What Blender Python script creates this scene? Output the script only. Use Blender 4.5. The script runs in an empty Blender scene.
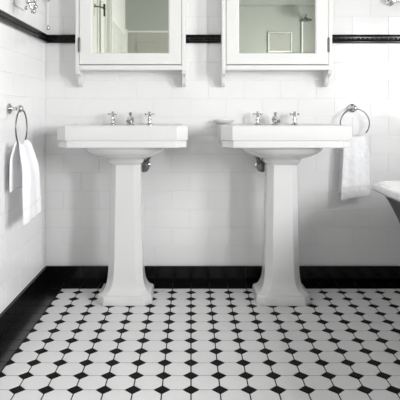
import bpy, bmesh, math, random
from mathutils import Vector, Matrix
random.seed(7)
C = bpy.context.scene.collection
PI = math.pi
sc = bpy.context.scene

# ------------------------------------------------------------------ materials
def mat(name, col, rough=.3, metal=0., spec=.5, coat=0., bump=None, noise=None):
    m = bpy.data.materials.new(name); m.use_nodes = True
    nt = m.node_tree; b = nt.nodes['Principled BSDF']
    b.inputs['Base Color'].default_value = (*col, 1)
    b.inputs['Roughness'].default_value = rough
    b.inputs['Metallic'].default_value = metal
    b.inputs['Specular IOR Level'].default_value = spec
    b.inputs['Coat Weight'].default_value = coat
    tc = nt.nodes.new('ShaderNodeTexCoord')
    if noise:                               # (scale, amount) faint colour mottling of the thing itself
        n = nt.nodes.new('ShaderNodeTexNoise'); n.inputs['Scale'].default_value = noise[0]
        n.inputs['Detail'].default_value = 4
        nt.links.new(tc.outputs['Object'], n.inputs['Vector'])
        r = nt.nodes.new('ShaderNodeMapRange')
        r.inputs['To Min'].default_value = 1-noise[1]; r.inputs['To Max'].default_value = 1+noise[1]
        nt.links.new(n.outputs['Fac'], r.inputs['Value'])
        mx = nt.nodes.new('ShaderNodeVectorMath'); mx.operation = 'SCALE'
        mx.inputs[0].default_value = col
        nt.links.new(r.outputs['Result'], mx.inputs['Scale'])
        nt.links.new(mx.outputs['Vector'], b.inputs['Base Color'])
    if bump:                                # (scale, strength, distance)
        n = nt.nodes.new('ShaderNodeTexNoise'); n.inputs['Scale'].default_value = bump[0]
        n.inputs['Detail'].default_value = 3
        nt.links.new(tc.outputs['Object'], n.inputs['Vector'])
        bp = nt.nodes.new('ShaderNodeBump'); bp.inputs['Strength'].default_value = bump[1]
        bp.inputs['Distance'].default_value = bump[2]
        nt.links.new(n.outputs['Fac'], bp.inputs['Height'])
        nt.links.new(bp.outputs['Normal'], b.inputs['Normal'])
    return m

M_tile   = mat('white_glazed_tile', (.84,.84,.84), .16, bump=(9,.25,.004), noise=(3,.015))
M_grout  = mat('pale_grout', (.755,.755,.755), .6)
M_btile  = mat('black_glazed_tile', (.003,.003,.003), .16, spec=.3, bump=(10,.15,.004))
M_bgrout = mat('dark_grout', (.035,.035,.035), .8)
M_oct    = mat('white_floor_tile', (.70,.70,.70), .34, bump=(14,.12,.003), noise=(5,.05))
M_dot    = mat('black_floor_tile', (.006,.006,.0065), .45, spec=.05, bump=(14,.12,.003))
M_fgrout = mat('charcoal_floor_grout', (.028,.028,.028), .85, spec=.1)
M_bord   = mat('black_border_tile', (.004,.004,.005), .2, spec=.35, bump=(12,.12,.003))
M_cer    = mat('white_ceramic', (.70,.70,.70), .12, coat=.3, noise=(4,.01))
M_wood   = mat('white_painted_wood', (.76,.76,.745), .38, bump=(60,.04,.002))
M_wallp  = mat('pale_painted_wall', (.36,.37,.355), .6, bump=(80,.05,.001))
M_ceil   = mat('white_ceiling_paint', (.30,.30,.30), .8, bump=(60,.05,.001))  # unseen ceiling, kept dark grey to cut the light it bounces back
M_chrome = mat('polished_chrome', (.62,.62,.62), .12, 1.)
M_dchr   = mat('dull_chrome', (.20,.20,.20), .25, 1.)
M_brass  = mat('aged_brass', (.42,.36,.20), .3, 1.)
M_hinge  = mat('dark_steel', (.16,.15,.14), .4, .8)
M_black  = mat('black_enamel', (.006,.006,.007), .35, noise=(6,.2))
M_mirror = mat('green_tinted_mirror', (.69,.72,.635), .02, 1.)
M_cord   = mat('white_cord', (.85,.85,.83), .6, bump=(400,.3,.001))
M_soap   = mat('ivory_soap', (.86,.86,.83), .4, noise=(20,.02))
M_dark   = mat('dark_iron', (.03,.025,.022), .4, .6)

def towel_mat():
    m = mat('white_terry_cloth', (.93,.93,.95), .95, spec=.1)
    nt = m.node_tree; b = nt.nodes['Principled BSDF']
    b.inputs['Sheen Weight'].default_value = .3
    tc = nt.nodes.new('ShaderNodeTexCoord')
    v = nt.nodes.new('ShaderNodeTexVoronoi'); v.inputs['Scale'].default_value = 38
    n = nt.nodes.new('ShaderNodeTexNoise'); n.inputs['Scale'].default_value = 420
    ad = nt.nodes.new('ShaderNodeMath'); ad.operation = 'MULTIPLY_ADD'; ad.inputs[1].default_value = .45
    nt.links.new(tc.outputs['Object'], v.inputs['Vector']); nt.links.new(tc.outputs['Object'], n.inputs['Vector'])
    nt.links.new(n.outputs['Fac'], ad.inputs[0]); nt.links.new(v.outputs['Distance'], ad.inputs[2])
    bp = nt.nodes.new('ShaderNodeBump'); bp.inputs['Strength'].default_value = .75; bp.inputs['Distance'].default_value = .005
    nt.links.new(ad.outputs[0], bp.inputs['Height']); nt.links.new(bp.outputs['Normal'], b.inputs['Normal'])
    return m
M_towel = towel_mat()

def emit(name, col, s):
    m = bpy.data.materials.new(name); m.use_nodes = True
    nt = m.node_tree; nt.nodes.clear()
    e = nt.nodes.new('ShaderNodeEmission'); o = nt.nodes.new('ShaderNodeOutputMaterial')
    e.inputs['Color'].default_value = (*col,1); e.inputs['Strength'].default_value = s
    nt.links.new(e.outputs[0], o.inputs['Surface']); return m

# ------------------------------------------------------------------ builders
def finish(bm, smooth_angle=38):
    bmesh.ops.remove_doubles(bm, verts=bm.verts, dist=1e-6)
    bmesh.ops.recalc_face_normals(bm, faces=bm.faces)
    for f in bm.faces: f.smooth = True
    for e in bm.edges:
        if len(e.link_faces) == 2 and e.calc_face_angle(0) > math.radians(smooth_angle): e.smooth = False

def obj(name, bm, mats, parent=None, bevel=None, sub=0, fin=True, loc=None):
    if fin: finish(bm)
    me = bpy.data.meshes.new(name); bm.to_mesh(me); bm.free()
    o = bpy.data.objects.new(name, me); C.objects.link(o)
    for m in (mats if isinstance(mats, (list, tuple)) else [mats]): me.materials.append(m)
    if parent: o.parent = parent
    if loc: o.location = loc
    if bevel:
        b = o.modifiers.new('bevel', 'BEVEL'); b.width = bevel; b.segments = 3
        b.limit_method = 'ANGLE'; b.angle_limit = math.radians(28); b.use_clamp_overlap = True
        b.harden_normals = False
    if sub:
        s = o.modifiers.new('sub', 'SUBSURF'); s.levels = sub; s.render_levels = sub
    return o

def thing(name, label, cat, loc=(0,0,0), group=None):
    o = bpy.data.objects.new(name, None); C.objects.link(o); o.location = loc; o.empty_display_size = .05
    o['label'] = label; o['category'] = cat
    if group: o['group'] = group
    return o
def tag(o, label, cat, group=None):
    o['label'] = label; o['category'] = cat
    if group: o['group'] = group
    return o
def struct(o): o['kind'] = 'structure'; return o

def box(bm, x0,x1,y0,y1,z0,z1, mi=0):
    v = [bm.verts.new(p) for p in ((x0,y0,z0),(x1,y0,z0),(x1,y1,z0),(x0,y1,z0),(x0,y0,z1),(x1,y0,z1),(x1,y1,z1),(x0,y1,z1))]
    for q in ((3,2,1,0),(4,5,6,7),(0,1,5,4),(1,2,6,5),(2,3,7,6),(3,0,4,7)):
        f = bm.faces.new([v[i] for i in q]); f.material_index = mi

def basis(ax):
    ax = Vector(ax).normalized()
    u = ax.orthogonal().normalized(); return u, ax.cross(u), ax

def lathe(bm, base, axis, prof, seg=20):
    """prof: (radius, distance along axis)"""
    u, w, a = basis(axis); base = Vector(base); rings = []
    for r, h in prof:
        if r < 1e-5: rings.append([bm.verts.new(base + a*h)])
        else: rings.append([bm.verts.new(base + a*h + (u*math.cos(2*PI*k/seg) + w*math.sin(2*PI*k/seg))*r) for k in range(seg)])
    for A, B in zip(rings, rings[1:]):
        for k in range(seg):
            k2 = (k+1) % seg
            if len(A) == 1 and len(B) == 1: continue
            if len(A) == 1: bm.faces.new((A[0], B[k], B[k2]))
            elif len(B) == 1: bm.faces.new((A[k], A[k2], B[0]))
            else: bm.faces.new((A[k], A[k2], B[k2], B[k]))
    for R in (rings[0], rings[-1]):
        if len(R) > 2: bm.faces.new(R)

def tube(bm, pts, r, seg=12, closed=False):
    pts = [Vector(p) for p in pts]; n = len(pts); rings = []
    rr = r if isinstance(r, (list, tuple)) else [r]*n
    ref = None
    for i, p in enumerate(pts):
        if closed: t = (pts[(i+1)%n] - pts[i-1]).normalized()
        else: t = (pts[min(i+1,n-1)] - pts[max(i-1,0)]).normalized()
        if ref is None: ref = t.orthogonal().normalized()
        ref = (ref - t*ref.dot(t)).normalized(); w = t.cross(ref)
        rings.append([bm.verts.new(p + (ref*math.cos(2*PI*k/seg) + w*math.sin(2*PI*k/seg))*rr[i]) for k in range(seg)])
    rng = range(n) if closed else range(n-1)
    for i in rng:
        A, B = rings[i], rings[(i+1)%n]
        for k in range(seg):
            bm.faces.new((A[k], A[(k+1)%seg], B[(k+1)%seg], B[k]))
    if not closed:
        bm.faces.new(rings[0]); bm.faces.new(rings[-1])

def ball(bm, c, r, sx=1, sy=1, sz=1, seg=14):
    m = Matrix.Translation(c) @ Matrix.Diagonal((r*sx, r*sy, r*sz, 1))
    bmesh.ops.create_uvsphere(bm, u_segments=seg, v_segments=seg//2+1, radius=1, matrix=m)

def bez(p0, p1, p2, n=10):
    p0, p1, p2 = map(Vector, (p0, p1, p2))
    return [p0*(1-t)**2 + p1*2*t*(1-t) + p2*t*t for t in [i/n for i in range(n+1)]]

# ------------------------------------------------------------------ tiled surfaces
def tiles(bm, O, U, V, N, u0, u1, rows, tw, joint, gap=.0016, th=.0019, bev=.0010, tilt=.003, mi_t=0, mi_g=1, holes=(), half=True):
    """rows: list of (v0, v1, parity); tiles with pillowed edges standing th proud of the grout"""
    O, U, V, N = map(Vector, (O, U, V, N))
    P = lambda u, v, n: O + U*u + V*v + N*n
    for (v0, v1, par) in rows:
        j = joint + (tw/2 if (par and half) else 0)
        k = math.floor((u0 - j)/tw)
        while j + k*tw < u1:
            a, b = max(u0, j + k*tw), min(u1, j + (k+1)*tw); k += 1
            if b - a < .006: continue
            pieces = [(a, b)]
            for (h0, h1, g0, g1) in holes:
                if v1 <= g0 + 1e-4 or v0 >= g1 - 1e-4: continue
                np_ = []
                for (p, q) in pieces:
                    if q <= h0 or p >= h1: np_.append((p, q)); continue
                    if p < h0: np_.append((p, h0))
                    if q > h1: np_.append((h1, q))
                pieces = np_
            for (a_, b_) in pieces:
                if b_ - a_ < .008: continue
                g = gap/2
                x0, x1, y0, y1 = a_+g, b_-g, v0+g, v1-g
                tu, tv = random.uniform(-tilt, tilt), random.uniform(-tilt, tilt)*1.5
                cu, cv = (x0+x1)/2, (y0+y1)/2
                hh = lambda u, v: th + tu*(u-cu) + tv*(v-cv)
                r0 = [bm.verts.new(P(u, v, 0)) for u, v in ((x0,y0),(x1,y0),(x1,y1),(x0,y1))]
                r1 = [bm.verts.new(P(u, v, hh(u,v)-bev*.6)) for u, v in ((x0,y0),(x1,y0),(x1,y1),(x0,y1))]
                r2 = [bm.verts.new(P(u, v, hh(u,v))) for u, v in ((x0+bev,y0+bev),(x1-bev,y0+bev),(x1-bev,y1-bev),(x0+bev,y1-bev))]
                for A, B in ((r0, r1), (r1, r2)):
                    for q in range(4):
                        f = bm.faces.new((A[q], A[(q+1)%4], B[(q+1)%4], B[q])); f.material_index = mi_t
                f = bm.faces.new(r2); f.material_index = mi_t

def flat_obj(name, bm, mats, **k):
    bmesh.ops.recalc_face_normals(bm, faces=bm.faces)
    return obj(name, bm, mats, fin=False, **k)

XL, XR, YB, YR, ZC = -.807, 1.80, 0., -3.96, 2.5
RT = .102; Z1 = .2014
def rows_for(zlo, zhi):
    out = []; k = -1
    while Z1 + RT*k < zhi:
        a, b = Z1 + RT*k, Z1 + RT*(k+1)
        if b > zlo: out.append((max(a, zlo), min(b, zhi), (k+1) % 2))
        k += 1
    return [r for r in out if r[1]-r[0] > .01]
DZ0, DZ1 = 1.326, 1.372                       # black dado strip
rows_low = rows_for(.093, DZ0)
rows_up = [(DZ1 + RT*k, DZ1 + RT*(k+1), (k+1) % 2) for k in range(5)]
PT = DZ1 + RT*5                                # tiles stop, plain paint above

# back wall (a slab behind, glazed tiles on its face)
bm = bmesh.new()
box(bm, XL-.1, XR+.1, .0, .1, -.05, ZC+.05, 1)
tiles(bm, (0,0,0), (1,0,0), (0,0,1), (0,-1,0), XL, XR, rows_low + rows_up, .2, -.006)
struct(flat_obj('wall_back', bm, [M_tile, M_grout]))
# left wall with a door opening
DY0, DY1, DH = -2.60, -1.62, 2.06
bm = bmesh.new()
box(bm, XL-.1, XL, DY1, 0.0, -.05, ZC+.05, 1); box(bm, XL-.1, XL, YR-.1, DY0, -.05, ZC+.05, 1); box(bm, XL-.1, XL, DY0, DY1, DH, ZC+.05, 1)
tiles(bm, (XL,0,0), (0,1,0), (0,0,1), (1,0,0), YR, -.004, rows_low + rows_up, .2, -.06, holes=[(DY0-.08, DY1+.08, 0, DH+.08)])
struct(flat_obj('wall_left', bm, [M_tile, M_grout]))
# right wall with the window opening over the bath
WZ0, WZ1 = .88, 1.78
WINS = [(-1.90, -1.45), (-3.10, -2.62)]
bm = bmesh.new()
for a in ((XR, XR+.14, WINS[0][1], 0, WZ0, WZ1), (XR, XR+.14, WINS[1][1], WINS[0][0], WZ0, WZ1), (XR, XR+.14, YR-.1, WINS[1][0], WZ0, WZ1), (XR, XR+.14, YR-.1, 0, -.05, WZ0), (XR, XR+.14, YR-.1, 0, WZ1, ZC+.05)): box(bm, *a, 1)
tiles(bm, (XR,0,0), (0,1,0), (0,0,1), (-1,0,0), YR, -.004, rows_low, .2, -.06, holes=[(a-.02, b+.02, WZ0-.02, 3) for a, b in WINS])
struct(flat_obj('wall_right', bm, [M_tile, M_grout]))
# rear wall, painted, with a doorway at its left
RX0, RX1, RH = -.795, .12, 1.92
bm = bmesh.new()
box(bm, XL-.1, RX0, YR-.1, YR, -.05, ZC+.05); box(bm, RX1, XR+.1, YR-.1, YR, -.05, ZC+.05); box(bm, RX0, RX1, YR-.1, YR, RH, ZC+.05)
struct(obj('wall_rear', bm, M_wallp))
bm = bmesh.new(); box(bm, XL-.1, XR+.1, YR-.1, .1, ZC, ZC+.1)
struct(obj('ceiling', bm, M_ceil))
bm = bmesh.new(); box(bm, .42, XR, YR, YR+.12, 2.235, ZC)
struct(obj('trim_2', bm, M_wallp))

# floor: octagons and dots, black border, sunk grout bed
P0 = .1; PX = .0989; PY = .1007; CX = 0.0; CYD = -3.05 + 2.883      # a dot stands at (CX, CYD)
bm = bmesh.new()
box(bm, XL-.1, XR+.1, YR-.1, .1, -.06, -.0015, 2)
s_, g_ = .0268, .0021
FX0, FX1, FY0, FY1 = CX-7*PX, XR-.1, YR+.1, CYD+.058
def clip_poly(poly):
    def cut(poly, ax, lim, sg):
        out = []
        for i, p in enumerate(poly):
            q = poly[(i+1) % len(poly)]
            ip, iq = sg*(p[ax]-lim) <= 0, sg*(q[ax]-lim) <= 0
            if ip: out.append(p)
            if ip != iq:
                t = (lim-p[ax])/(q[ax]-p[ax]); out.append((p[0]+(q[0]-p[0])*t, p[1]+(q[1]-p[1])*t))
        return out
    for ax, lim, sg in ((0, FX0+g_, -1), (0, FX1-g_, 1), (1, FY0+g_, -1), (1, FY1-g_, 1)):
        poly = cut(poly, ax, lim, sg)
        if len(poly) < 3: return None
    return poly
def slab(poly, mi, tl=.0012):
    if not poly: return
    cx = sum(p[0] for p in poly)/len(poly); cy = sum(p[1] for p in poly)/len(poly)
    a, b = random.uniform(-tl, tl), random.uniform(-tl, tl)
    top = [bm.verts.new((cx+(p[0]-cx)*.985, cy+(p[1]-cy)*.985, a*(p[0]-cx)+b*(p[1]-cy))) for p in poly]
    bot = [bm.verts.new((p[0], p[1], -.0016)) for p in poly]
    f = bm.faces.new(top); f.material_index = mi
    n = len(poly)
    for i in range(n):
        f = bm.faces.new((bot[i], bot[(i+1)%n], top[(i+1)%n], top[i])); f.material_index = mi
j = -1
while CYD - j*PY > FY0:
    y1 = CYD - j*PY; y0 = y1 - PY
    for i in range(-7, 20):
        x0 = CX + i*PX; x1 = x0 + PX
        if x0 >= FX1: continue
        s, g = s_, g_
        slab(clip_poly([(x0+s+g,y0+g),(x1-s-g,y0+g),(x1-g,y0+s+g),(x1-g,y1-s-g),(x1-s-g,y1-g),(x0+s+g,y1-g),(x0+g,y1-s-g),(x0+g,y0+s+g)]), 0)
        d = s - g*.6
        slab(clip_poly([(x0-d,y0),(x0,y0-d),(x0+d,y0),(x0,y0+d)]), 1)
    j += 1
def border(x0, x1, y0, y1, alongx, off):
    a0, a1 = (x0, x1) if alongx else (y0, y1)
    k = math.floor((a0-off)/P0)
    while off + k*P0 < a1:
        a, b = max(a0, off+k*P0), min(a1, off+(k+1)*P0); k += 1
        if b-a < .005: continue
        a += g_; b -= g_
        slab([(a,y0+g_),(b,y0+g_),(b,y1-g_),(a,y1-g_)] if alongx else [(x0+g_,a),(x1-g_,a),(x1-g_,b),(x0+g_,b)], 3)
border(XL, XR, FY1, 0, True, CX)
border(XL, FX0, YR, FY1, False, CYD)
border(FX1, XR, YR, FY1, False, CYD)
border(FX0, FX1, YR, FY0, True, CX)
struct(flat_obj('floor', bm, [M_oct, M_dot, M_fgrout, M_bord]))

# black skirting tiles
def skirt(name, O, U, N, u0, u1, holes=()):
    bm = bmesh.new()
    O_, U_, N_ = Vector(O), Vector(U), Vector(N)
    def bx(ua, ub, na, nb, za, zb, mi):
        p, q = O_+U_*ua+N_*na, O_+U_*ub+N_*nb
        box(bm, min(p.x,q.x), max(p.x,q.x), min(p.y,q.y), max(p.y,q.y), za, zb, mi)
    segs = [(u0, u1)] if not holes else [(u0, holes[0]), (holes[1], u1)]
    for a, b in segs:
        bx(a, b, 0, .008, 0, .092, 1)
        tiles(bm, O_+N_*.008, U, (0,0,1), N, a, b, [(.0, .0925, 0)], P0, CX if abs(U_.x) > .5 else CYD, th=.005, tilt=.001, gap=.0016)
    struct(flat_obj(name, bm, [M_btile, M_bgrout]))
skirt('baseboard_back', (0,0,0), (1,0,0), (0,-1,0), XL+.004, XR-.004)
skirt('baseboard_left', (XL,0,0), (0,1,0), (1,0,0), YR, -.014, holes=(DY0-.08, DY1+.08))
skirt('baseboard_right', (XR,0,0), (0,1,0), (-1,0,0), YR, -.014)

# black dado strip with a beaded centre
def dado(name, O, U, N, u0, u1):
    bm = bmesh.new(); O, U, N = Vector(O), Vector(U), Vector(N)
    prof = [(0,0),(.010,.0),(.013,.003),(.013,.008),(.009,.0105),(.008,.016),(.008,.030),(.009,.0355),(.014,.038),(.016,.042),(.014,.0455),(.009,.0465),(0,.0465)]
    rings = [[bm.verts.new(O + U*u + N*n + Vector((0,0,DZ0-.0003+z))) for n, z in prof] for u in (u0, u1)]
    k = len(prof)
    for i in range(k):
        bm.faces.new((rings[0][i], rings[0][(i+1)%k], rings[1][(i+1)%k], rings[1][i]))
    bm.faces.new(rings[0]); bm.faces.new(rings[1])
    n = int((u1-u0)/.026)
    for i in range(n):
        c = O + U*(u0+.013+.026*i) + N*.008 + Vector((0,0,DZ0+.0225))
        sx = (1.35, .55, .75) if abs(U.x) > .5 else (.55, 1.35, .75)
        ball(bm, c, .0078, *sx, seg=10)
    return struct(obj(name, bm, M_btile))
dado('trim_1', (0,-.003,0), (1,0,0), (0,-1,0), XL+.002, XR-.002)
dado('trim_3', (XL+.003,0,0), (0,1,0), (1,0,0), DY1+.085, -.004)

# door in the left wall (behind the camera's side, seen in the mirror)
bm = bmesh.new()
for a in ((DY0-.08, DY0+.01), (DY1-.01, DY1+.08)):
    box(bm, XL-.1, XL+.018, a[0], a[1], 0, DH+.08)
    box(bm, XL+.018, XL+.030, a[0]+.012, a[1]-.03, 0, DH+.06)
box(bm, XL-.1, XL+.018, DY0-.08, DY1+.08, DH, DH+.08)
struct(obj('trim_4', bm, M_wood, bevel=.003))
bm = bmesh.new()
d0, d1 = DY0+.012, DY1-.012
box(bm, XL-.05, XL-.018, d0, d1, .008, DH-.004)
for (a, b, c, d) in ((d0+.1, d0+.42, .25, .95), (d1-.42, d1-.1, .25, .95), (d0+.1, d0+.42, 1.1, 1.95), (d1-.42, d1-.1, 1.1, 1.95)):
    for q in ((a, a+.025, c, d), (b-.025, b, c, d), (a, b, c, c+.025), (a, b, d-.025, d)):
        box(bm, XL-.018, XL-.006, q[0], q[1], q[2], q[3])
dr = struct(obj('door_1', bm, M_wood, bevel=.003))
bm = bmesh.new()
lathe(bm, (XL-.018, DY0+.08, 1.0), (1,0,0), [(.026,0),(.026,.006),(.01,.01),(.01,.035),(.025,.045),(.028,.058),(.02,.07),(0,.073)])
obj('door_handle', bm, M_brass, dr)

# coat hook on the door
hk = thing('coat_hook', 'brass coat hook with dark cross arm seen reflected in the left mirror', 'hook', (XL-.006, -1.80, 1.80))
bm = bmesh.new(); box(bm, .0, .006, -.016, .016, -.05, .05); lathe(bm, (.006,0,.03), (1,0,0), [(.012,0),(.012,.01),(.006,.014),(0,.015)])
obj('back_plate', bm, M_brass, hk, bevel=.002)
bm = bmesh.new()
tube(bm, bez((.004,0,.02),(.07,0,.03),(.09,0,-.005)), .005)
tube(bm, [(.09,0,-.06),(.09,0,.03)], .008); ball(bm, (.09,0,.034), .011)
tube(bm, [(.09,-.03,.012),(.09,.03,.012)], .004); ball(bm, (.09,-.03,.012), .008); ball(bm, (.09,.03,.012), .008)
obj('hook_arm', bm, M_dark, hk)

# rear doorway: frame and a recessed plain door
bm = bmesh.new()
box(bm, RX0-.012, RX0+.012, YR-.1, YR+.012, 0, RH+.035); box(bm, RX1-.012, RX1+.05, YR-.1, YR+.012, 0, RH+.018); box(bm, RX0-.012, RX1+.05, YR-.1, YR+.008, RH-.002, RH+.014)
struct(obj('trim_5', bm, M_wood, bevel=.003))
bm = bmesh.new(); box(bm, RX0+.014, RX1-.014, YR-.09, YR-.055, .006, RH-.008)
for a, b in ((RX0+.12, RX0+.38), (RX1-.38, RX1-.12)):
    for z0, z1 in ((.25,.9),(1.05,1.8)):
        box(bm, a, b, YR-.055, YR-.047, z0, z1)
d2 = struct(obj('door_2', bm, mat('grey_green_door_paint', (.37,.37,.34), .5), bevel=.003))
bm = bmesh.new(); lathe(bm, (RX1-.08, YR-.055, 1.0), (0,1,0), [(.026,0),(.026,.006),(.01,.01),(.01,.035),(.025,.045),(.028,.058),(.02,.07),(0,.073)])
obj('door_handle', bm, M_brass, d2)

# two windows in the right wall, one over the bath
PANE = emit('daylit_frosted_pane', (1,1,1), 2.0)
def ring_box(bm, x0, x1, a0, a1, z0, z1, t):
    box(bm, x0, x1, a0, a0+t, z0, z1); box(bm, x0, x1, a1-t, a1, z0, z1)
    box(bm, x0, x1, a0+t, a1-t, z0, z0+t); box(bm, x0, x1, a0+t, a1-t, z1-t, z1)
for k, (a, b) in enumerate(WINS):
    bm = bmesh.new()
    ring_box(bm, XR+.05, XR+.1, a, b, WZ0, WZ1, .035)
    win = struct(obj('window_%d' % (k+1), bm, M_wood, bevel=.003))
    bm = bmesh.new(); box(bm, XR+.085, XR+.09, a+.03, b-.03, WZ0+.03, WZ1-.03)
    obj('pane', bm, PANE, win)
    bm = bmesh.new(); box(bm, XR-.03, XR+.05, a-.03, b+.03, WZ0-.03, WZ0)
    obj('window_sill', bm, M_wood, win, bevel=.004)

# ------------------------------------------------------------------ pedestal sinks
def oct_loop(a, b, c, yc, z, n=5, xc=0):
    """chamfered rectangle, half sizes a, b, chamfer c"""
    cs = [(a-c,-b),(a,-b+c),(a,b-c),(a-c,b),(-a+c,b),(-a,b-c),(-a,-b+c),(-a+c,-b)]
    # order counter-clockwise starting at the front right
    pts = []
    for i in range(8):
        p, q = cs[i-1], cs[i]
        for k in range(n): t = k/n; pts.append((xc+p[0]+(q[0]-p[0])*t, yc+p[1]+(q[1]-p[1])*t, z))
    return pts
def ell_loop(a, b, yc, z, e=2.0, n=5):
    """rounded loop matched to the oct_loop's vertex order"""
    ref = oct_loop(1, 1, .414*.7+.3, 0, 0, n); out = []
    for (x, y, _) in ref:
        t = math.atan2(y, x); c, s = math.cos(t), math.sin(t)
        r = (abs(c)**e + abs(s)**e)**(-1/e)
        out.append((a*r*c, yc+b*r*s, z))
    return out
def loft(bm, loops, cap0=True, cap1=True):
    R = [[bm.verts.new(p) for p in L] for L in loops]
    for A, B in zip(R, R[1:]):
        n = len(A)
        for k in range(n): bm.faces.new((A[k], A[(k+1)%n], B[(k+1)%n], B[k]))
    if cap0: bm.faces.new(R[0])
    if cap1: bm.faces.new(R[-1])

def make_sink(cx, label, side, valve_label=None):
    t = thing('pedestal_sink', label, 'sink', (cx, -.25, 0), 'pedestal sinks against the tiled wall')
    # local y: 0 is the pedestal centre; wall face at y=+.245, basin front at -.22
    yb, yf = .2445, -.222; yc = (yb+yf)/2; b = (yb-yf)/2; a = .312
    ch = .050
    bm = bmesh.new()
    L = []
    L.append(oct_loop(a-.02, b-.02, ch, yc, .776))
    L.append(oct_loop(a-.008, b-.005, ch, yc, .776))
    L.append(oct_loop(a-.006, b-.003, ch, yc, .779))
    L.append(oct_loop(a-.006, b-.003, ch, yc, .802))
    L.append(oct_loop(a-.0085, b-.006, ch, yc, .8065))
    L.append(oct_loop(a-.0085, b-.006, ch, yc, .8085))
    L.append(oct_loop(a-.001, b-.001, ch, yc, .811))
    L.append(oct_loop(a, b, ch, yc, .815))
    L.append(oct_loop(a, b, ch, yc, .872))
    L.append(oct_loop(a-.002, b-.002, ch, yc, .8775))
    L.append(oct_loop(a-.007, b-.004, ch, yc, .880))
    L.append(oct_loop(a-.028, b-.028, ch*.9, yc, .880))
    L.append(oct_loop(a-.031, b-.031, ch*.9, yc, .877))
    L.append(oct_loop(a-.036, b-.040, ch*.9, yc-.002, .876))
    # bowl
    L.append(ell_loop(a-.060, b-.075, yc-.035, .874, 3.4))
    L.append(ell_loop(a-.072, b-.085, yc-.035, .862, 3.0))
    L.append(ell_loop(a-.095, b-.105, yc-.035, .810, 2.7))
    L.append(ell_loop(a-.145, b-.135, yc-.030, .768, 2.4))
    L.append(ell_loop(.06, .045, yc-.025, .752, 2))
    L.append(ell_loop(.02, .02, yc-.025, .750, 2))
    loft(bm, L)
    # underside of the bowl with its stepped neck
    U = [ell_loop(a_, b_, y_, z_, e_) for a_, b_, y_, z_, e_ in ((.205,.180,-.015,.777,3.0),(.201,.176,-.014,.765,2.9),(.191,.168,-.013,.750,2.8),
         (.173,.155,-.011,.737,2.8),(.147,.138,-.008,.726,2.9),(.120,.120,-.005,.718,3.2),(.099,.106,-.003,.7125,3.6),(.0925,.100,-.002,.706,4),
         (.0895,.095,0,.698,4.5),(.0855,.089,0,.691,5),(.079,.080,0,.686,5),(.077,.078,0,.682,5))]
    loft(bm, U)
    basin = obj('basin', bm, M_cer, t, bevel=.0035)
    # pedestal
    bm = bmesh.new()
    S = [(.134,.124,.035,0),(.136,.126,.036,.004),(.132,.122,.035,.038),(.129,.119,.035,.044),(.121,.110,.033,.046),(.109,.101,.033,.058),
         (.100,.094,.033,.074),(.0935,.089,.033,.092),(.0895,.0855,.033,.115),(.0865,.083,.033,.15),(.0845,.081,.033,.22),(.080,.078,.032,.42),(.0765,.075,.031,.62),(.0755,.074,.031,.684),(.0755,.074,.031,.690)]
    loft(bm, [oct_loop(A, B, c, 0, z, n=1) for A, B, c, z in S])
    obj('pedestal', bm, M_cer, t, bevel=.003)
    # taps
    for s in (-1, 1):
        bm = bmesh.new(); bx, by, bz = s*.1+.004, .175, .876
        lathe(bm, (bx,by,bz), (0,0,1), [(.018,0),(.018,.004),(.013,.008),(.009,.012),(.0085,.022),(.012,.025),(.012,.030),(.008,.034),(.0065,.048),(.008,.052),(.006,.055)], 16)
        tp = obj('tap', bm, M_chrome, t)
        bm = bmesh.new(); hz = bz+.057
        lathe(bm, (bx,by,hz-.006), (0,0,1), [(.006,0),(.009,.003),(.009,.010),(.006,.013),(.007,.017),(.005,.021),(0,.022)], 12)
        for an in (.18, .18+PI/2):
            d = Vector((math.cos(an), math.sin(an), 0)); c = Vector((bx,by,hz))
            tube(bm, [c-d*.021, c-d*.011, c+d*.011, c+d*.021], [.0046,.0032,.0032,.0046], 8)
            ball(bm, c-d*.022, .0062); ball(bm, c+d*.022, .0062)
        obj('cross_handle', bm, M_chrome, tp)
    bm = bmesh.new(); by, bz = .175, .876
    lathe(bm, (0,by,bz), (0,0,1), [(.021,0),(.021,.004),(.015,.009),(.011,.014),(.011,.024),(.015,.029),(.016,.036),(.012,.043),(.007,.048),(.005,.052),(.009,.056),(.0105,.061),(.008,.067),(0,.069)], 18)
    tube(bm, bez((0,by,bz+.030),(0,by-.05,bz+.050),(0,by-.105,bz+.020),12), [.010]*7+[.0095,.009,.009,.009,.0095,.011], 12)
    tube(bm, bez((-.012,by,bz+.012),(-.020,by,bz+.03),(-.011,by-.004,bz+.042),6), .0035, 8)
    tube(bm, bez((.012,by,bz+.012),(.020,by,bz+.03),(.011,by-.004,bz+.042),6), .0035, 8)
    obj('spout', bm, M_chrome, t)
    bm = bmesh.new(); lathe(bm, (0,yc-.025,.7505), (0,0,1), [(.02,0),(.022,.003),(.016,.004),(0,.003)], 20)
    obj('drain', bm, M_chrome, t)
    # supply valve beside the pedestal, behind it
    vx = side*.078; vy = .15; vz = .652
    bm = bmesh.new()
    lathe(bm, (vx, vy-.034, vz), (0,1,0), [(.014,0),(.025,.003),(.029,.014),(.026,.025),(.019,.030),(.019,.046),(.024,.050),(.024,.062),(.012,.066)], 16)
    tube(bm, [(vx, vy+.02, vz), (vx, .236, vz)], .0085, 10)
    tube(bm, [(vx,vy-.005,vz), (vx+side*.010, vy-.012, vz+.024), (vx+side*.026, vy-.02, vz+.050), (vx+side*.046, vy-.022, vz+.078)], [.0125,.011,.009,.009], 10)
    lathe(bm, (vx+side*.006,vy-.008,vz+.014), (side*.5,-.2,1), [(.0165,0),(.0165,.02),(.011,.022)], 8)
    v = obj('supply_valve', bm, M_dchr, t); v['label'] = 'dull chrome valve'
    bm = bmesh.new(); lathe(bm, (vx,.2435,vz), (0,-1,0), [(.026,0),(.025,.004),(.013,.010),(.010,.012)], 18)
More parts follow.
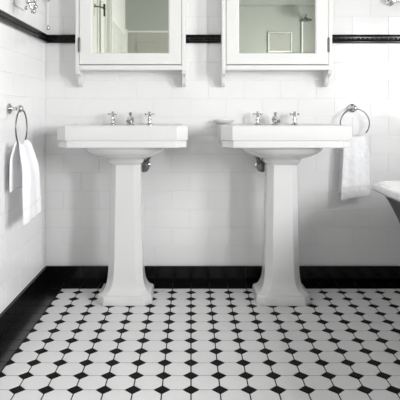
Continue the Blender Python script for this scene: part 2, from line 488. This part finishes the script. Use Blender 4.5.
    obj('wall_flange', bm, M_chrome, v)
    return t
make_sink(-.328, 'white pedestal sink on the left, standing nearer the corner and side wall', 1)
make_sink(.456, 'white pedestal sink on the right, standing between the other sink and the bath', -1)

# ------------------------------------------------------------------ mirror cabinets
def make_cabinet(cx, label, hinge):
    W, D, Z0, Z1_ = .292, .128, 1.196, 1.86
    t = thing('mirror_cabinet', label, 'cabinet', (cx, -.0055, 1.09), 'white mirrored wall cabinets')
    dz = -1.09
    bm = bmesh.new()
    box(bm, -W+.018, W-.018, -.012, 0, Z0+dz, Z1_+dz)                     # back
    box(bm, -W+.018, W-.018, -D, -.012, Z1_-.018+dz, Z1_+dz)              # top
    obj('body', bm, M_wood, t, bevel=.002)
    for s in (-1, 1):                                                      # side boards ending in a curved bracket
        bm = bmesh.new()
        prof = [(0, Z1_+.02), (-D, Z1_+.02), (-D, 1.168), (-D+.006, 1.160), (-D+.010, 1.148)]
        for k in range(9):
            an = k/8*PI/2; prof.append((-D+.012+.052*(math.sin(an)), 1.146-.030*(1-math.cos(an))))
        prof += [(-.058,1.104),(-.050,1.093),(-.036,1.084),(-.018,1.083),(0,1.084)]
        x0, x1 = (s*W, s*(W-.020))
        A = [bm.verts.new((x0, y, z+dz)) for y, z in prof]; B = [bm.verts.new((x1, y, z+dz)) for y, z in prof]
        n = len(prof)
        for k in range(n): bm.faces.new((A[k], A[(k+1)%n], B[(k+1)%n], B[k]))
        bm.faces.new(A); bm.faces.new(B)
        obj('side_bracket', bm, M_wood, t, bevel=.0015)
    bm = bmesh.new(); box(bm, -W+.0205, W-.0205, -D-.003, -.0, 1.168+dz, Z0-.003+dz)
    obj('bottom_shelf', bm, M_wood, t, bevel=.003)
    bm = bmesh.new(); box(bm, -W-.02, W+.02, -D-.025, 0, Z1_+.0205+dz, Z1_+.055+dz); box(bm, -W-.008, W+.008, -D-.012, 0, Z1_+.055+dz, Z1_+.07+dz)
    obj('cornice', bm, M_wood, t, bevel=.005)
    # door
    dw, d0, d1 = W-.022, -D+.018, -D-.004
    z0, z1 = Z0+.001+dz, Z1_-.02+dz
    gx = .2015; gz0 = 1.258+dz; gz1 = z1-.066
    bm = bmesh.new()
    # frame as one ring with a small bevelled rebate round the glass
    def rect(a, zl, zh, y): return [bm.verts.new(p) for p in ((-a,y,zl),(a,y,zl),(a,y,zh),(-a,y,zh))]
    o1 = rect(dw, z0, z1, d0); o2 = rect(dw, z0, z1, d1); i2 = rect(gx+.006, gz0-.006, gz1+.006, d1); i3 = rect(gx, gz0, gz1, d1+.006); i4 = rect(gx, gz0, gz1, d0)
    for A, B in ((o1,o2),(o2,i2),(i2,i3),(i3,i4),(i4,o1)):
        for k in range(4): bm.faces.new((A[k], A[(k+1)%4], B[(k+1)%4], B[k]))
    door = obj('door', bm, M_wood, t, bevel=.0015)
    bm = bmesh.new(); box(bm, -gx, gx, d1+.008, d1+.012, gz0, gz1)
    m = obj('mirror', bm, M_mirror, door); m['label'] = 'greenish mirror glass'
    for hz in (1.30+dz, 1.72+dz):
        bm = bmesh.new(); lathe(bm, (hinge*(dw+.0015), d1-.001, hz-.035), (0,0,1), [(.003,-.005),(.0048,0),(.0048,.07),(.003,.075)], 10)
        box(bm, hinge*(dw+.001)-.006, hinge*(dw+.001)+.006, d1-.0015, d1+.0005, hz-.035, hz+.035)
        obj('hinge', bm, M_hinge, door)
    return t
make_cabinet(-.321, 'white framed mirror cabinet above the left sink, hinged on its left', -1)
make_cabinet(.457, 'white framed mirror cabinet above the right sink, hinged on its right', 1)

# ------------------------------------------------------------------ towel rings and towels
def towel_ring(name_label, loc, rz, R=.079, dy=.052):
    """local: wall plane y=0, out of the wall is -y"""
    t = thing('towel_ring', name_label, 'towel ring', loc, 'chrome towel rings'); t.rotation_euler = (0,0,rz)
    bm = bmesh.new()
    lathe(bm, (0,0,0), (0,-1,0), [(.024,0),(.024,.004),(.019,.008),(.013,.011),(.009,.016),(.009,.034),(.014,.040),(.0165,.048),(.014,.056),(.007,.062),(0,.063)], 20)
    obj('wall_mount', bm, M_chrome, t)
    bm = bmesh.new(); n = 56
    tube(bm, [(R*math.sin(2*PI*k/n), -dy, -R-.004+R*math.cos(2*PI*k/n)) for k in range(n)], .0034, 10, closed=True)
    obj('ring', bm, M_dchr, t)
    return t
TRx, TRz = .892, .966
towel_ring('chrome towel ring on the back wall beside the right sink', (TRx, -.0045, TRz), 0)
TLy = -3.05+2.425; TLz = .960
towel_ring('chrome towel ring on the left side wall', (XL+.0045, TLy, TLz), PI/2, R=.080, dy=.055)

def make_towel(loc, rz, label, ring_z, dy, R, wt, wb, z_f, z_b, seed, fold_out=.02, skew=0., nf=3.0, gap=.022):
    rnd = random.Random(seed)
    bm = bmesh.new(); NU, NV = 44, 40
    ph = rnd.uniform(0, 6)
    def pt(u, v):
        # v: -1 back hem .. 0 over the ring .. 1 front hem ; u: -1..1
        s = abs(v)
        w = wt + (wb-wt)*(s**.55)
        x = u*w + (skew*s if v > 0 else skew*1.2*s)
        xt = u*wt
        ztop = ring_z - math.sqrt(max(R*R - xt*xt, 0)) + .0075
        zh = z_f if v > 0 else z_b
        zh += .004*math.sin(3*u+ph) + (.010*u if v > 0 else 0)
        arc = .05
        if s < arc:
            a = s/arc*PI/2; z = ztop - .006*(1-math.cos(a)); y = .011*math.sin(a)
        else:
            q = (s-arc)/(1-arc); z = ztop-.006 + (zh-ztop+.006)*q; y = .011 + (gap-.011)*min(1, q*3)
        f = .5*math.sin(u*PI*nf+ph) + .3*math.sin(u*PI*nf*1.9+ph*2+v) + .25*math.sin(u*5+v*3+ph)
        amp = fold_out*(.35+.65*min(1, s*2.2))*(1-.25*s)
        y += (f*amp*.55 + amp*.35)*min(1, s/.1)
        if v > 0: return (x, -dy-y, z)
        return (x, -dy+min(y*.8, dy-.010), z)
    V = [[bm.verts.new(pt(-1+2*i/NU, -1+2*j/NV)) for i in range(NU+1)] for j in range(NV+1)]
    for j in range(NV):
        for i in range(NU): bm.faces.new((V[j][i], V[j][i+1], V[j+1][i+1], V[j+1][i]))
    o = obj('hand_towel', bm, M_towel)
    o.location = loc; o.rotation_euler = (0,0,rz)
    so = o.modifiers.new('thick', 'SOLIDIFY'); so.thickness = .006; so.offset = 0
    sb = o.modifiers.new('sub', 'SUBSURF'); sb.levels = 1; sb.render_levels = 1
    tag(o, label, 'towel', 'white hand towels')
    # woven band near the front hem
    bm = bmesh.new(); rows = [[bm.verts.new(Vector(pt(-1+2*i/NU, v)) + Vector((0,-.0036-.0008*(k==1),0))) for i in range(NU+1)] for k, v in enumerate((.80,.815,.83))]
    for A, B in zip(rows, rows[1:]):
        for i in range(NU): bm.faces.new((A[i], A[i+1], B[i+1], B[i]))
    c = obj('woven_band', bm, M_cord, o)
    return o
make_towel((TRx, 0, 0), 0, 'white patterned hand towel hanging beside the right sink', TRz-.079-.004, .0565, .079, .056, .080, .478, .50, 3, .010, -.004, 1.7)
make_towel((XL, TLy, 0), PI/2, 'plain white hand towel hanging on the left side wall', TLz-.080-.004, .0595, .080, .052, .122, .468, .60, 11, .022, .045, 1.3, .032)

# ------------------------------------------------------------------ soap dish fixed to the wall by the right sink
sd = thing('soap_dish', 'small white soap dish on the wall behind the left end of the right sink', 'soap dish', (.181, -.0045, .886))
bm = bmesh.new()
loft(bm, [ell_loop(.030,.022,-.028,-.004,3), ell_loop(.042,.028,-.032,.000,3), ell_loop(.055,.036,-.038,.010,3), ell_loop(.057,.0375,-.038,.014,3), ell_loop(.053,.034,-.038,.0145,3), ell_loop(.045,.027,-.038,.008,3), ell_loop(.02,.012,-.038,.007,2)])
obj('dish', bm, M_cer, sd)
bm = bmesh.new(); loft(bm, [ell_loop(.020,.013,-.038,.0085,2.6), ell_loop(.030,.019,-.038,.012,2.6), ell_loop(.031,.020,-.038,.0165,2.6), ell_loop(.024,.015,-.038,.0215,2.6), ell_loop(.008,.005,-.038,.0225,2)])
so = obj('soap_bar', bm, M_soap); so.location = (.181, -.0045, .886); tag(so, 'small ivory soap bar lying in the wall soap dish', 'soap')

# ------------------------------------------------------------------ freestanding bath at the right
bt = thing('freestanding_bath', 'freestanding roll-top bath with black outside and white rim at right edge', 'bath', (1.282, -1.20, 0))
def sl(a, b, z, k=.42):
    # rounded rectangle, corner radius a share of the half width
    r = a*k; out = []
    for q, (cx, cy) in enumerate(((a-r, b-r), (-a+r, b-r), (-a+r, -b+r), (a-r, -b+r))):
        for i in range(13):
            t = (q + i/12)*PI/2; out.append((cx + r*math.cos(t), cy + r*math.sin(t), z))
    return out
BA, BB, BZ = .415, .94, .602
bm = bmesh.new()
O_ = [(.18,.60,.10),(.22,.66,.105),(.245,.72,.15),(.262,.76,.25),(.285,.80,.36),(.315,.845,.45),(.345,.88,.52),(.378,.905,.572)]
loft(bm, [sl(a,b,z) for a,b,z in O_] + [sl(.365,.89,.572), sl(.24,.6,.2), sl(.16,.45,.13)])
ob = obj('outer_shell', bm, M_black, bt); ob['label'] = 'black enamelled outside'
bm = bmesh.new()
L = []
for k in range(11):
    an = -PI*.6 + k/10*PI*1.35
    L.append(sl(BA-.028+.026*math.cos(an), BB-.028+.026*math.cos(an), BZ-.020+.020*math.sin(an)))
L += [sl(.345,.87,.54), sl(.315,.84,.48), sl(.27,.68,.38), sl(.235,.62,.24), sl(.18,.5,.165), sl(.05,.2,.16)]
loft(bm, L, cap0=False)
obj('white_rim_and_tub', bm, M_cer, bt)
for sx in (-1, 1):
    for sy in (-1, 1):
        bm = bmesh.new(); bx, by = sx*.20, sy*.45
        tube(bm, bez((bx*.95,by*.95,.14),(bx*1.25,by*1.06,.10),(bx*1.10,by*1.02,.03),8), [.03,.03,.028,.025,.022,.02,.019,.02,.024], 12)
        ball(bm, (bx*1.10,by*1.02,.022), .03, 1.1, 1.1, .72)
        obj('foot', bm, M_chrome, bt)

# ------------------------------------------------------------------ fittings at the top of the picture
# white plate with ornate chrome wall light on the left wall
wl = thing('wall_light', 'ornate chrome wall light with pale square plate high on left wall', 'wall light', (XL+.0045, -3.05+2.47, 1.47))
bm = bmesh.new(); box(bm, 0, .008, .02, .17, -.040, .12)
p = obj('back_plate', bm, M_wood, wl, bevel=.003); p['label'] = 'pale square back plate'
bm = bmesh.new()
lathe(bm, (.008,.045,.015), (1,0,0), [(.026,0),(.026,.004),(.018,.010),(.009,.014),(.008,.03),(.013,.036),(.008,.042),(.007,.07)], 18)
tube(bm, bez((.075,.045,.015),(.085,-.01,.03),(.092,-.03,-.01),10), .0065, 10)
tube(bm, bez((.092,-.03,.07),(.070,-.055,-.03),(.10,-.02,-.075),12), .006, 10)
tube(bm, bez((.10,-.02,-.075),(.125,-.03,-.04),(.085,-.045,-.035),10), .005, 10)
tube(bm, bez((.08,-.06,.03),(.115,-.03,.0),(.105,-.005,-.05),10), .005, 10)
for (q, r) in (((.092,-.03,-.01),.015),((.10,-.02,-.075),.012),((.085,-.048,-.037),.012),((.105,-.005,-.052),.011),((.08,-.062,.032),.012),((.112,-.02,.02),.011),((.078,-.05,-.066),.009),((.092,-.03,.07),.012),((.11,-.03,-.03),.009)): ball(bm, q, r)
lathe(bm, (.092,-.03,.06), (0,0,1), [(.010,0),(.010,.03),(.024,.04),(.028,.055),(.02,.062)], 18)
obj('scroll_arm', bm, M_chrome, wl)
bm = bmesh.new(); lathe(bm, (.092,-.03,.115), (0,0,1), [(.030,0),(.045,.015),(.058,.06),(.055,.10),(.040,.14),(.038,.14),(.05,.10),(.052,.06),(.04,.018),(.026,.004)], 24)
g = obj('glass_shade', bm, mat('opal_glass', (.85,.86,.84), .2), wl); g['label'] = 'opal glass shade'

pc = thing('pull_cord', 'thin white pull cord with chrome end hanging in the wall corner', 'pull cord', (-.774, -.075, 1.39))
bm = bmesh.new(); tube(bm, [(0,0,.022),(0,0,1.08)], .0028, 8); obj('cord', bm, M_cord, pc)
bm = bmesh.new(); lathe(bm, (0,0,-.002), (0,0,1), [(0,0),(.0075,.003),(.010,.010),(.008,.018),(.004,.026),(0,.027)], 14); obj('cord_end', bm, M_chrome, pc)
bm = bmesh.new()
lathe(bm, (0,0,.150), (0,0,1), [(.003,0),(.010,.004),(.013,.012),(.006,.02),(.012,.028),(.015,.036),(.010,.046),(.003,.05)], 14)
ball(bm, (-.014,0,.168), .008); ball(bm, (.014,0,.168), .008)
obj('connector', bm, M_chrome, pc)
bm = bmesh.new(); lathe(bm, (0,0,1.1095), (0,0,-1), [(.04,0),(.04,.012),(.03,.026),(.006,.034)], 20); obj('ceiling_rose', bm, M_cord, pc)

rl = thing('towel_rail', 'chrome rail with knobbed end high on the back wall at top right', 'rail', (1.10, -.0045, 1.552))
for k, x in enumerate((0, .62)):
    bm = bmesh.new(); lathe(bm, (x,0,0), (0,-1,0), [(.022,0),(.022,.004),(.012,.010),(.008,.014),(.008,.045),(.013,.05),(.015,.06),(.012,.070),(0,.073)], 18)
    ball(bm, (x-.012 if k==0 else x+.012, -.06, 0), .013)
    obj('bracket', bm, M_chrome, rl)
bm = bmesh.new(); tube(bm, [(.0,-.06,0),(.62,-.06,0)], .008, 12); obj('bar', bm, M_chrome, rl)

# ------------------------------------------------------------------ things behind the camera seen in the right mirror
sh = thing('shower', 'chrome wall shower with riser pipe and round head reflected in the right mirror', 'shower', (1.36, YR, 1.60))
bm = bmesh.new(); lathe(bm, (0,.0,.47), (0,1,0), [(.03,0),(.03,.006),(.012,.012)], 16); tube(bm, [(0,.0,.47),(0,.15,.495),(0,.24,.49),(-.01,.27,.45)], .010, 10); obj('arm', bm, M_chrome, sh)
bm = bmesh.new(); lathe(bm, (-.01,.27,.455), (0,0,-1), [(.014,0),(.022,.012),(.075,.028),(.078,.038),(.07,.042),(0,.042)], 24); obj('spray_plate', bm, M_dchr, sh)
bm = bmesh.new(); tube(bm, [(0,.03,.03),(0,.03,.475)], .009, 10); obj('riser_pipe', bm, M_cord, sh)
bm = bmesh.new(); tube(bm, [(-.13,.045,.03),(.13,.045,.03)], .022, 16); tube(bm, [(-.08,0,.03),(-.08,.045,.03)], .014); tube(bm, [(.08,0,.03),(.08,.045,.03)], .014); sv = obj('valve_body', bm, M_chrome, sh)
for s_ in (-1, 1):
    bm = bmesh.new(); lathe(bm, (s_*.131,.045,.03), (s_,0,0), [(.016,0),(.026,.006),(.026,.035),(.020,.042),(0,.043)], 16); obj('knob', bm, M_dchr, sv)
pf = thing('framed_picture', 'small plain grey picture in white frame reflected in the right cabinet mirror', 'picture', (1.09, YR, 1.70))
bm = bmesh.new(); box(bm, -.145,.145,0,.022,-.03,-.018); box(bm, -.145,.145,0,.022,.206,.218); box(bm, -.145,-.133,0,.022,-.018,.206); box(bm, .133,.145,0,.022,-.018,.206)
obj('frame', bm, M_wood, pf, bevel=.003)
bm = bmesh.new(); box(bm, -.133,.133,0,.008,-.018,.206); obj('print', bm, mat('grey_print', (.34,.345,.33), .5, noise=(6,.12)), pf)

# round ceiling fill lights, added to brighten the room, no such fittings seen
for i, (x, y) in enumerate(((.05,-1.15),(.05,-2.7),(1.2,-2.7))):
    dl = thing('downlight', ['round recessed ceiling downlight nearest the sinks','round recessed ceiling downlight nearest the side door','round recessed ceiling downlight nearest the shower'][i], 'ceiling light', (x, y, ZC), 'recessed ceiling downlights')
    bm = bmesh.new(); lathe(bm, (0,0,-.0005), (0,0,-1), [(.055,0),(.055,.004),(.042,.006),(.040,.002),(.040,0)], 28); obj('rim', bm, M_chrome, dl)
    bm = bmesh.new(); lathe(bm, (0,0,-.003), (0,0,-1), [(.039,0),(.039,.001),(0,.001)], 28); obj('lamp', bm, emit('lamp_glow', (1,.97,.92), 8), dl)

# ------------------------------------------------------------------ lights
def area(name, loc, rot, sx, sy, e, col=(1,1,1)):
    l = bpy.data.lights.new(name, 'AREA'); l.shape = 'RECTANGLE'; l.size = sx; l.size_y = sy; l.energy = e; l.color = col
    o = bpy.data.objects.new(name, l); C.objects.link(o); o.location = loc; o.rotation_euler = rot; return o
for (a, b), e in zip(WINS, (27, 50)):
    area('window_daylight', (XR+.045, (a+b)/2, (WZ0+WZ1)/2), (0, PI/2, 0), WZ1-WZ0-.08, b-a-.08, e)
for i, (x, y) in enumerate(((.05,-1.15),(.05,-2.7),(1.2,-2.7))):
    l = bpy.data.lights.new('downlight_glow', 'AREA'); l.shape = 'DISK'; l.size = .5; l.energy = .9  # added soft fill below each ceiling disc, no real source
    o = bpy.data.objects.new('downlight_glow', l); C.objects.link(o); o.location = (x, y, ZC-.012)
w = bpy.data.worlds.new('world'); sc.world = w; w.use_nodes = True
w.node_tree.nodes['Background'].inputs[0].default_value = (.8,.85,.9,1); w.node_tree.nodes['Background'].inputs[1].default_value = 1

# ------------------------------------------------------------------ camera
cam = bpy.data.cameras.new('camera'); co = bpy.data.objects.new('camera', cam); C.objects.link(co)
cam.sensor_width = 36; cam.lens = 49.5; co.location = (0, -3.05, .95); co.rotation_euler = (PI/2, 0, 0)
cam.shift_x = .0225; cam.shift_y = -.2225; cam.clip_start = .02
sc.camera = co
sc.view_settings.view_transform = 'Standard'; sc.view_settings.look = 'None'; sc.view_settings.gamma = 1
sc.view_settings.use_curve_mapping = False
sc.view_settings.exposure = 0.22
sc.cycles.max_bounces = 12; sc.cycles.diffuse_bounces = 6
